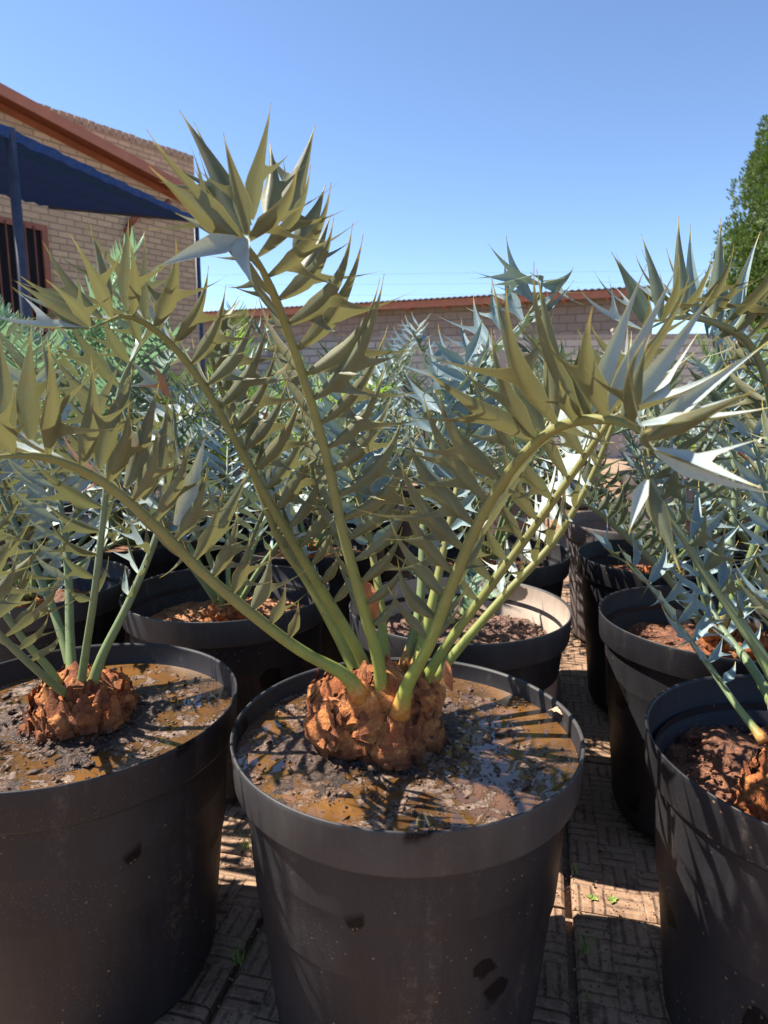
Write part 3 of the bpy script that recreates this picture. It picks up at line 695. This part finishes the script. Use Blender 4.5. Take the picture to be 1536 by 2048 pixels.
# ------------------------------------------------------------------ generic plants further back
def bush(c, zb, label, seed, n=9, length=.75, lean=(.25, .95), curl=(.5, 1.2), leafm=LEAFB, rachm=RACHB, res=(7, 3), az0=None, azr=6.283, name='blue_cycad',
         group='cycads growing in the pots', cau=True, L=.135, hw=.0105, step=.034, plain=False, **kw):
    rg = random.Random(seed); root = tag(empty(name, on(c, zb)), label, 'cycad', group)
    if cau: caudex(root, .06, .06, seed, 20)
    for k in range(n):
        az = (az0 or 0) + azr * (k + rg.uniform(-.3, .3)) / n
        st = Vector((math.cos(az), math.sin(az), 0)) * .025 + on(c, zb + .05)
        make_frond(root, arch(st, az, length * rg.uniform(.8, 1.15), rg.uniform(*lean), rg.uniform(*curl)), seed * 31 + k, leafm, rachm, r0=.008, r1=.0025, L=L, hw=hw,
                   t0=.28, step=step, res=res, split=False, plain=plain, collar=False, up=.2, **kw)
    return root
bush(BL, HP - .10, 'slender blue cycad on thin stems in the pot of dry orange soil', 61, n=7, length=.62, lean=(.1, .6))
bush(L2, HP - .10, 'blue cycad in the pot at the left edge behind the lower left pot', 62, n=10, length=.75, lean=(.2, .9), leafm=LEAFL)
bush(BL2, HP - .08, 'blue cycad in the second pot behind the orange soil', 63, n=9, length=.72, lean=(.15, .8))
bush(BACK, HP - .09, 'upright blue cycad in the pot straight behind the beige dusted one', 64, n=10, length=.80, lean=(.15, .75))
bush(R3, HP - .09, 'dense blue cycad in the half hidden third pot on the right', 65, n=10, length=.66, lean=(.2, .9))
bush(POT2, HP - .09, 'tiny young cycad sprouting from crumbly brown soil', 66, n=5, length=.16, lean=(.2, .8), L=.045, hw=.006, step=.012, cau=False, leafm=LEAFT, plain=True)
far = []
def fpot(c, label, mats=(PLAST, PLAST), depth=.09): make_pot(c, label, mats[0], mats[1], SOILR, depth, .008, 20, .03, group='pots standing further back', seg=48)
bm = Vector((BL2[0], BL2[1], 0)); k = 0
FARPL = [
 ((-.98, 2.52), 'B', 'blue cycad at left, third pot back from the front'), ((-.12, 3.07), 'B', 'blue cycad in the middle distance left of centre'),
 ((-.72, 3.15), 'G', 'yellow-green feathery cycad beside the brick building corner'), ((-1.45, 2.75), 'T', 'teal green fan-like cycad below the barred window'),
 ((-1.62, 3.5), 'T', 'tall teal cycad in front of the barred window'), ((1.62, 2.2), 'B', 'blue cycad beyond the right pots at the right edge'),
 ((1.75, 3.0), 'G', 'yellow-green palm-like cycad at the right edge'), ((1.2, 1.95), 'B', 'blue cycad between the right edge pots'),
 ((-.35, 4.4), 'G', 'bright green feathery cycad behind the tall centre frond'), ((.28, 3.7), 'B', 'bluish cycad behind the centre, short of the wall'),
 ((-1.3, 4.6), 'G', 'pale green feathery cycad under the shade net'), ((.95, 4.9), 'T', 'greenish cycad standing in the open paved area'),
 ((1.9, 4.6), 'B', 'small blue cycad on the right before the wall'), ((-.1, 5.6), 'B', 'far blue cycad near the foot of the wall, left of centre'),
 ((.8, 6.3), 'G', 'far pale green cycad near the foot of the wall, centre'), ((1.8, 6.4), 'T', 'far teal cycad near the foot of the wall, right of centre'),
 ((2.9, 5.6), 'B', 'far blue cycad near the wall towards the right'), ((-1.1, 6.0), 'B', 'far blue cycad near the wall behind the left fronds'),
 ((3.4, 4.4), 'T', 'teal cycad at the far right before the wall'), ((-2.2, 5.2), 'T', 'teal cycad against the brick building'),
]
for i_, (c, kd, lab) in enumerate(FARPL):
    fpot(c, ('faded grey pot under ' if c[1] > 4 else 'black pot under ') + lab, (PLASTF, PLASTF) if c[1] > 4 else (PLAST, PLAST))
    if kd == 'B': bush(c, HP - .08, lab, 80 + i_, n=13, length=.95 if abs(c[0]) < 1.4 and c[1] < 5 else .85, lean=(.10, .75), curl=(.3, 1.0), res=(6, 3), group='cycads further back', cau=False, lob=.75)
    else:
        bush(c, HP - .08, lab, 80 + i_, n=11, length=(1.12 if c[0] < -1.4 else .95) if c[1] < 4.2 else .75, lean=(.12, .85), curl=(.3, .8), leafm=LEAFG if kd == 'G' else LEAFT, rachm=RACHB, res=(4, 3), L=.15 if kd == 'G' else .17,
             hw=.0045 if kd == 'G' else .0085, step=.013 if kd == 'G' else .0135, plain=True, name='green_cycad', group='green feathery cycads behind', cau=False, vee=.35, deadp=0)

# ------------------------------------------------------------------ brick building on the left
WD = Vector((.6, .8, 0)); ang = math.atan2(.8, .6); WN = Vector((.8, -.6, 0))
CORN = at(398, 520, 11.6); CORN.z = 0
def onwall(px, py, off=0.0):
    """(along, height) where the sight line of a photo point meets the wall plane moved out by off"""
    d = at(px, py, 1) - Vector((0, 0, CAMZ)); c = CORN + WN * off; k = (c - Vector((0, 0, 0))).dot(WN) / d.dot(WN)
    p = d * k; return (p - c).dot(WD), p.z + CAMZ
_a, _b = onwall(0, 165, .30), onwall(432, 400, .30)
SL = (_a[1] - _b[1]) / (_b[0] - _a[0]); XE = _b[0]; EZ = _b[1] + SL * XE - .19      # eave height at the corner, slope of the gable
WX, WZ = onwall(85, 462); DX = onwall(262, 600)[0]
bb = tag(empty('brick_building', CORN, ang), 'light face-brick building with an orange gable edge and a barred window', 'building')
# local x runs along the wall away from the camera (corner at 0), local -y faces the camera
w = MB()
L0 = -9.0
vs = [(L0, 0, -.05), (0, 0, -.05), (0, 0, EZ), (L0, 0, EZ - L0 * SL)]
fr = [w.vert(v) for v in vs]; bk = [w.vert((x, y + .24, z)) for x, y, z in vs]
w.face(fr); w.face(bk[::-1])
for a in range(4): w.face((fr[a], bk[a], bk[(a+1) % 4], fr[(a+1) % 4]))
w.build('wall', BRICK, bb, smooth=False)
sw = MB(); sw.box((-.24, .2405, -.05), (0, 6, EZ - .02)); sw.build('side_wall', BRICK, bb, smooth=False)
def slope_beam(name, x0, x1, y0, y1, zt, zb, m):
    q = MB(); P = []
    for x in (x0, x1):
        for (y, z) in ((y0, zb), (y1, zb), (y1, zt), (y0, zt)): P.append(q.vert((x, y, EZ - x * SL + z)))
    for f in ((0,1,2,3),(7,6,5,4),(0,4,5,1),(1,5,6,2),(2,6,7,3),(3,7,4,0)): q.face([P[i] for i in f])
    return q.build(name, m, bb, smooth=False)
slope_beam('roof', L0, XE + .05, -.27, 6, .20, .16, TINR)
slope_beam('fascia', L0, XE, -.302, -.272, .19, .055, FASC)
slope_beam('soffit', L0, XE - .06, -.27, -.003, .13, .10, BROWNP)
q = MB()
for k in range(60): q.tube([(XE + .06, -.27 + k * .1, EZ - (XE + .06) * SL + .17), (XE - .2, -.27 + k * .1, EZ - (XE - .2) * SL + .18)], [.032, .032], 6)
q.build('roof_edge', TINR, bb)
dp = MB(); dp.box((DX - .05, -.09, 0), (DX + .05, -.003, EZ - .5)); dp.build('downpipe', BROWNP, bb, smooth=False)
dp = MB(); dp.tube([(DX, -.05, EZ - .48), (DX + .12, -.10, EZ - .30), (DX + .5, -.2, EZ - .14), (DX + .62, -.22, EZ - .02)], [.045] * 4, 8); dp.build('gutter_elbow', BROWNP, bb)
wn = MB(); wn.box((WX - 1.9, -.012, .3), (WX - .03, -.004, WZ)); wo_ = wn.build('window', DARKG, bb, smooth=False)
fm = MB()
for lo, hi in (((WX - 1.95, -.06, WZ - .01), (WX + .04, -.013, WZ + .07)), ((WX - .04, -.0595, .3), (WX + .04, -.0135, WZ - .012)), ((WX - 1.95, -.06, 1.9), (WX - .041, -.013, 1.96))): fm.box(lo, hi)
fm.build('frame', BROWNP, wo_, smooth=False)
bs = MB()
for k in range(14): bs.tube([(WX - .15 - k * .12, -.075, .3), (WX - .15 - k * .12, -.075, WZ + .03)], [.010, .010], 6)
bs.build('burglar_bars', BROWNP, wo_)
# brick parapet rising behind the roof
_p = onwall(387, 312, -1.4); PZ = _p[1]; _o = CORN - WN * 1.4 + WD * _p[0]
pp = tag(empty('brick_parapet', _o, ang), 'brick parapet with a stepped top course rising behind the orange gable edge', 'wall')
q = MB(); q.box((-7, 0, 3.5), (0, .25, PZ - .11)); q.build('wall', BRICK, pp, smooth=False)
q = MB(); rg = random.Random(3)
for k in range(58): q.box((-.115 - k * .12, -.012, PZ - .108), (-.01 - k * .12, .262, PZ + rg.uniform(-.008, .008)))
q.build('coping', mat_simple('coping_brick', (.36, .26, .18), .9, .3, 9), pp, smooth=False)

# ------------------------------------------------------------------ shade net canopy
ZC = 2.81
Bn = lvl(392, 441, ZC); An = lvl(-230, 150, ZC); P1 = lvl(20, 266, ZC); Cn = lvl(96, 413, ZC); Dn = lvl(-150, 352, ZC)
ca = tag(empty('shade_canopy', (Bn.x, Bn.y, 0)), 'dark blue shade net canopy stretched between thin steel poles beside the brick building', 'canopy')
O = Vector((Bn.x, Bn.y, 0))
q = MB(); rows = []
for i in range(25):
    s = i / 24; a = An.lerp(Bn, s); d = Dn.lerp(Cn, s)
    rows.append([q.vert(a.lerp(d, j / 12) - O - Vector((0, 0, .03 * math.sin(s * math.pi) * math.sin(j / 12 * math.pi) + .012 * math.sin(i * 2.1 + j)))) for j in range(13)])
for i in range(24):
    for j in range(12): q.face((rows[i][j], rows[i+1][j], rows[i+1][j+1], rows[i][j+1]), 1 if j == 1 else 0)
q.build('net', [NET, mat_simple('net_strip_painted_sunlight', (.012, .065, .22), .7, .4, 60)], ca)  # brighter blue strip: light through the net's front edge, painted into the colour
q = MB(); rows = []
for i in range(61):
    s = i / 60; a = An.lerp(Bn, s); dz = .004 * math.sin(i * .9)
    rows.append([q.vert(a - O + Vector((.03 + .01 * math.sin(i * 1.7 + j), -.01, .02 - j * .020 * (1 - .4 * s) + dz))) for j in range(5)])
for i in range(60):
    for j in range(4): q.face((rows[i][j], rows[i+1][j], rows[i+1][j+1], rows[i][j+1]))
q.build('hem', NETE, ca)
def pole(p, r, zt):
    q = MB(); q.tube([(p[0] - O.x, p[1] - O.y, 0), (p[0] - O.x, p[1] - O.y, zt)], [r, r], 14); q.build('pole', STEELB, ca)
pole((P1.x - .0, P1.y), .034, ZC + .03); pole((Bn.x, Bn.y), .026, ZC)
q = MB(); q.tube([An - O, Bn - O], [.022, .022], 10); q.tube([Bn - O, Cn - O], [.02, .02], 10); q.build('rail', STEELB, ca)
q = MB(); q.tube([An.lerp(Dn, .4) - O, Bn.lerp(Cn, .4) - O], [.004, .004], 6); q.build('wire', STEELB, ca)

# ------------------------------------------------------------------ precast wall and shed behind
FA, FB = Vector((-7, 13.2, 0)), Vector((11, 10.9, 0)); fd = (FB - FA); fl = fd.length; fa = math.atan2(fd.y, fd.x)
fw = tag(empty('precast_wall', FA, fa), 'grey precast concrete wall with brick pattern and square posts behind the plants', 'wall')
FT = 2.02
q = MB(); q.box((0, 0, -.05), (fl, .05, FT)); q.build('panels', PRECAST, fw, smooth=False)
q = MB(); q.box((0, -.012, FT + .001), (fl, .062, FT + .05)); q.build('coping', CONC, fw, smooth=False)
k = 0; x = 1.17
while x < fl:
    q = MB(); q.box((x - .09, -.07, -.05), (x + .09, .12, FT + .10)); q.box((x - .11, -.09, FT + .101), (x + .11, .14, FT + .15)); q.build('post', CONC, fw, smooth=False); x += 1.98 * 1.0
sa = Vector((-6.2, 21.6, 0)); sb_ = Vector((6.15, 16.4, 0)); dd = sb_ - sa; sl_ = dd.length; sang = math.atan2(dd.y, dd.x)
sh = tag(empty('outbuilding', sa, sang), 'long low outbuilding with a dark corrugated roof and orange fascia behind the precast wall', 'building')
q = MB(); q.box((0, 0, -.05), (sl_, 5, 3.46)); q.build('wall', UPW, sh, smooth=False)
q = MB(); q.box((-.3, -.42, 3.30), (sl_ + .15, -.39, 3.47)); q.build('fascia', FASC, sh, smooth=False)
q = MB()
for k in range(14): q.box((.5 + k * 1.0, -.389, 3.285), (.57 + k * 1.0, -.002, 3.40))
q.build('rafter', FASC, sh, smooth=False)
q = MB(); n = int((sl_ + .6) / .038); rr = []
for k in range(n):
    x = -.4 + k * .038; z = 3.50 + .016 * math.sin(x * 2 * math.pi / .152)
    rr.append((q.vert((x, -.50, z)), q.vert((x, 5.2, z + .5)), q.vert((x, -.50, z - .012))))
for k in range(n - 1): q.face((rr[k][0], rr[k+1][0], rr[k+1][1], rr[k][1])); q.face((rr[k][2], rr[k+1][2], rr[k+1][0], rr[k][0]))
q.build('roof', TIN, sh)

# ------------------------------------------------------------------ conifer
tr = tag(empty('conifer_tree', (9.35, 14.6, 0)), 'dense dark green conifer at the right edge behind the wall', 'tree')
q = MB(); q.tube([(0, 0, -.05), (0, 0, 2), (.05, 0, 8)], [.22, .18, .04], 10); q.build('trunk', BARK, tr)
q = MB(); rg = random.Random(8); cl = []
def crad(z): return 2.4 * min(1, (z - .6) / 2.4) ** .5 * max(0, (9.6 - z) / 6.2) ** .7 if z > 2.8 else 2.1
for k in range(800):
    z = rg.uniform(.8, 9.3); r = crad(z) * rg.uniform(.80, 1.0); a = rg.uniform(0, 6.283)
    if math.sin(a) > .6 or math.cos(a) > .75: continue
    cl.append((Vector((r * math.cos(a), r * math.sin(a), z)), rg.uniform(.18, .34), rg.random()))
for (c, s, cv) in cl:
    for _ in range(200):
        d = Vector((rg.gauss(0, 1), rg.gauss(0, 1), rg.gauss(0, 1))).normalized(); p = c + d * s * rg.uniform(.65, 1.05) * Vector((1, 1, 1.1)).x
        t = (d * .8 + Vector((0, 0, .7)) + Vector((rg.uniform(-.4, .4), rg.uniform(-.4, .4), 0))).normalized(); sdv = t.cross(Vector((rg.gauss(0, 1), rg.gauss(0, 1), rg.gauss(0, 1)))).normalized()
        l, w_ = rg.uniform(.05, .10), rg.uniform(.012, .022); col = (min(1, max(0, .5 * cv + .5 * rg.random())), 0, .01)
        q.face([q.vert(v, col) for v in (p - sdv * w_ * .6, p + sdv * w_ * .6, p + t * l * .6 + sdv * w_, p + t * l, p + t * l * .6 - sdv * w_)])
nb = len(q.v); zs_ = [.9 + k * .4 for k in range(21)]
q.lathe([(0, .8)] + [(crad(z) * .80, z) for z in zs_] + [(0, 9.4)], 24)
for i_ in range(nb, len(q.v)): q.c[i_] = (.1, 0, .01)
q.build('crown', CONIF, tr, smooth=False)

# ------------------------------------------------------------------ small loose things
def dry_leaf(p0, d, n, L, wdt, label, name='dry_leaf', curl=.3, mat=DRY):
    d = Vector(d).normalized(); n = Vector(n); n = (n - d * n.dot(d)).normalized(); s = n.cross(d); mb = MB(); rows = []
    for i in range(11):
        u = i / 10; c = d * L * u + n * curl * L * math.sin(u * 3) * .4; w_ = wdt * max(.03, math.sin(math.pi * u ** .8)) 
        rows.append([mb.vert(c + s * w_ * e + n * abs(e) * w_ * (.35 + .2 * math.sin(i * 2.2))) for e in (-1, -.5, 0, .5, 1)])
    for i in range(10):
        for j in range(4): mb.face((rows[i][j], rows[i][j+1], rows[i+1][j+1], rows[i+1][j]))
    o = mb.build(name, mat, loc=Vector(p0)); tag(o, label, 'dead leaf'); return o
dry_leaf(at(722, 1155, 1.12), (.35, 0, -1), (-.2, -1, .2), .082, .021, 'broad brown dead leaf standing behind the tall centre stem')
dry_leaf(at(893, 1318, .99), (.2, .1, -1), (-.4, -1, 0), .058, .008, 'narrow curled dead leaflet hanging right of the orange swollen stem')
dry_leaf(at(640, 1402, .965), (1, .1, -.12), (0, 0, 1), .036, .0045, 'short dry brown stub lying against the left side of the orange stem')
dry_leaf(at(1095, 1420, 1.10), (.5, -.5, .0), (0, 0, 1), .035, .009, 'small tan leaf scrap floating at the right of the flooded centre pot', mat=mat_simple('tan_scrap', (.5, .32, .2), .6))
rg = random.Random(12)
def weed(p, label, n=14, h=.05, cat='weed', m=GRASSM):
    mb = MB()
    for _ in range(n):
        a = rg.uniform(0, 6.283); l = h * rg.uniform(.5, 1.2); ln = rg.uniform(.2, 1.1); b = Vector((rg.uniform(-.008, .008), rg.uniform(-.008, .008), 0))
        d = Vector((math.cos(a), math.sin(a), 0)); s = Vector((-d.y, d.x, 0)) * .0010; pr = None
        for k in range(5):
            t = k / 4; c = b + d * l * ln * t * t + Vector((0, 0, l * (t - .35 * t * t * ln))); w_ = s * (1 - t * .9)
            cur = (mb.vert(c - w_), mb.vert(c + w_))
            if pr: mb.face((pr[0], pr[1], cur[1], cur[0]))
            pr = cur
    tag(mb.build('grass_tuft', m, loc=Vector(p)), label, cat, 'small weeds in the paving joints')
def gnd(px, py):
    a = at(px, py, 1); d = a - Vector((0, 0, CAMZ)); k = -CAMZ / d.z; return Vector((d.x * k, d.y * k, .0))
weed(gnd(480, 1925), 'grass tuft between the lower left pot and the centre pot', 22, .045)
weed(gnd(492, 1700), 'sunlit grass tuft beside the upper left of the centre pot body', 18, .05)
weed(gnd(1170, 1905), 'grass tuft in the paving joint right of the centre pot', 26, .05)
weed(gnd(1175, 1995), 'tiny weed low in the paving joint near the bottom edge', 10, .02)
weed(gnd(1150, 1745), 'small weed in the sunlit strip of the paving joint', 12, .03)
def broad(p, label, n=9, r=.022, m=None):
    mb = MB()
    for k in range(n):
        a = 6.283 * k / n + rg.uniform(-.3, .3); d = Vector((math.cos(a), math.sin(a), .45)).normalized(); s = Vector((-math.sin(a), math.cos(a), 0)); l = r * rg.uniform(.6, 1.3); rows = []
        for i in range(6):
            u = i / 5; w_ = l * .32 * max(.05, math.sin(math.pi * u ** .8)); c = d * l * u - Vector((0, 0, l * .3 * u * u))
            rows.append((mb.vert(c - s * w_), mb.vert(c + Vector((0, 0, -.002))), mb.vert(c + s * w_)))
        for i in range(5):
            for j in range(2): mb.face((rows[i][j], rows[i][j+1], rows[i+1][j+1], rows[i+1][j]))
    tag(mb.build('weed', m or GRASSM, loc=Vector(p)), label, 'weed')
YW = mat_simple('yellow_green_weed', (.45, .48, .16), .5, .3, 60)
broad((R2[0] - .185, R2[1] - .05, HP - .09), 'small yellow-green leafy weed in the red soil of the second right pot', 12, .034, YW)
broad(gnd(1185, 1795), 'tiny green seedling on the sunlit paving strip', 6, .012)
broad(gnd(1225, 1798), 'second tiny green seedling on the sunlit paving strip, nearer the right pot', 6, .014)
# loose mud crumbs on the paving
mb = MB(); rg = random.Random(77)
for _ in range(1500):
    if rg.random() < .6: p = gnd(rg.uniform(1080, 1330), rg.uniform(1350, 2048))
    else: p = gnd(rg.uniform(330, 580), rg.uniform(1600, 2048))
    s = rg.uniform(.0008, .003) * (2 if rg.random() < .05 else 1)
    vi = [mb.vert(p + Vector(v) * s * rg.uniform(.7, 1.3) + Vector((0, 0, .004))) for v in ((1,0,0),(-1,0,0),(0,1,0),(0,-1,0),(0,0,1),(0,0,-1))]
    for f in ((0,2,4),(2,1,4),(1,3,4),(3,0,4)): mb.face([vi[x] for x in f])
tag(mb.build('soil_crumbs', CLOD, smooth=False), 'dark mud crumbs scattered over the paving between the pots', 'dirt', kind='stuff')
# rubber of faint power lines far off
for k, (y0, y1) in enumerate(((548, 540), (568, 562), (590, 583))):
    q = MB(); a, b = at(-400, y0 + 6, 60), at(2000, y1 - 6, 60); mid = (a + b) / 2; q.tube([a - mid, (a + b) / 2 - mid - Vector((0, 0, .15)), b - mid], [.006] * 3, 5)
    tag(q.build('power_line', STEELB, loc=mid), ('highest', 'middle', 'lowest')[k] + ' of three thin power lines crossing the pale sky above the outbuilding', 'power line', 'power lines')
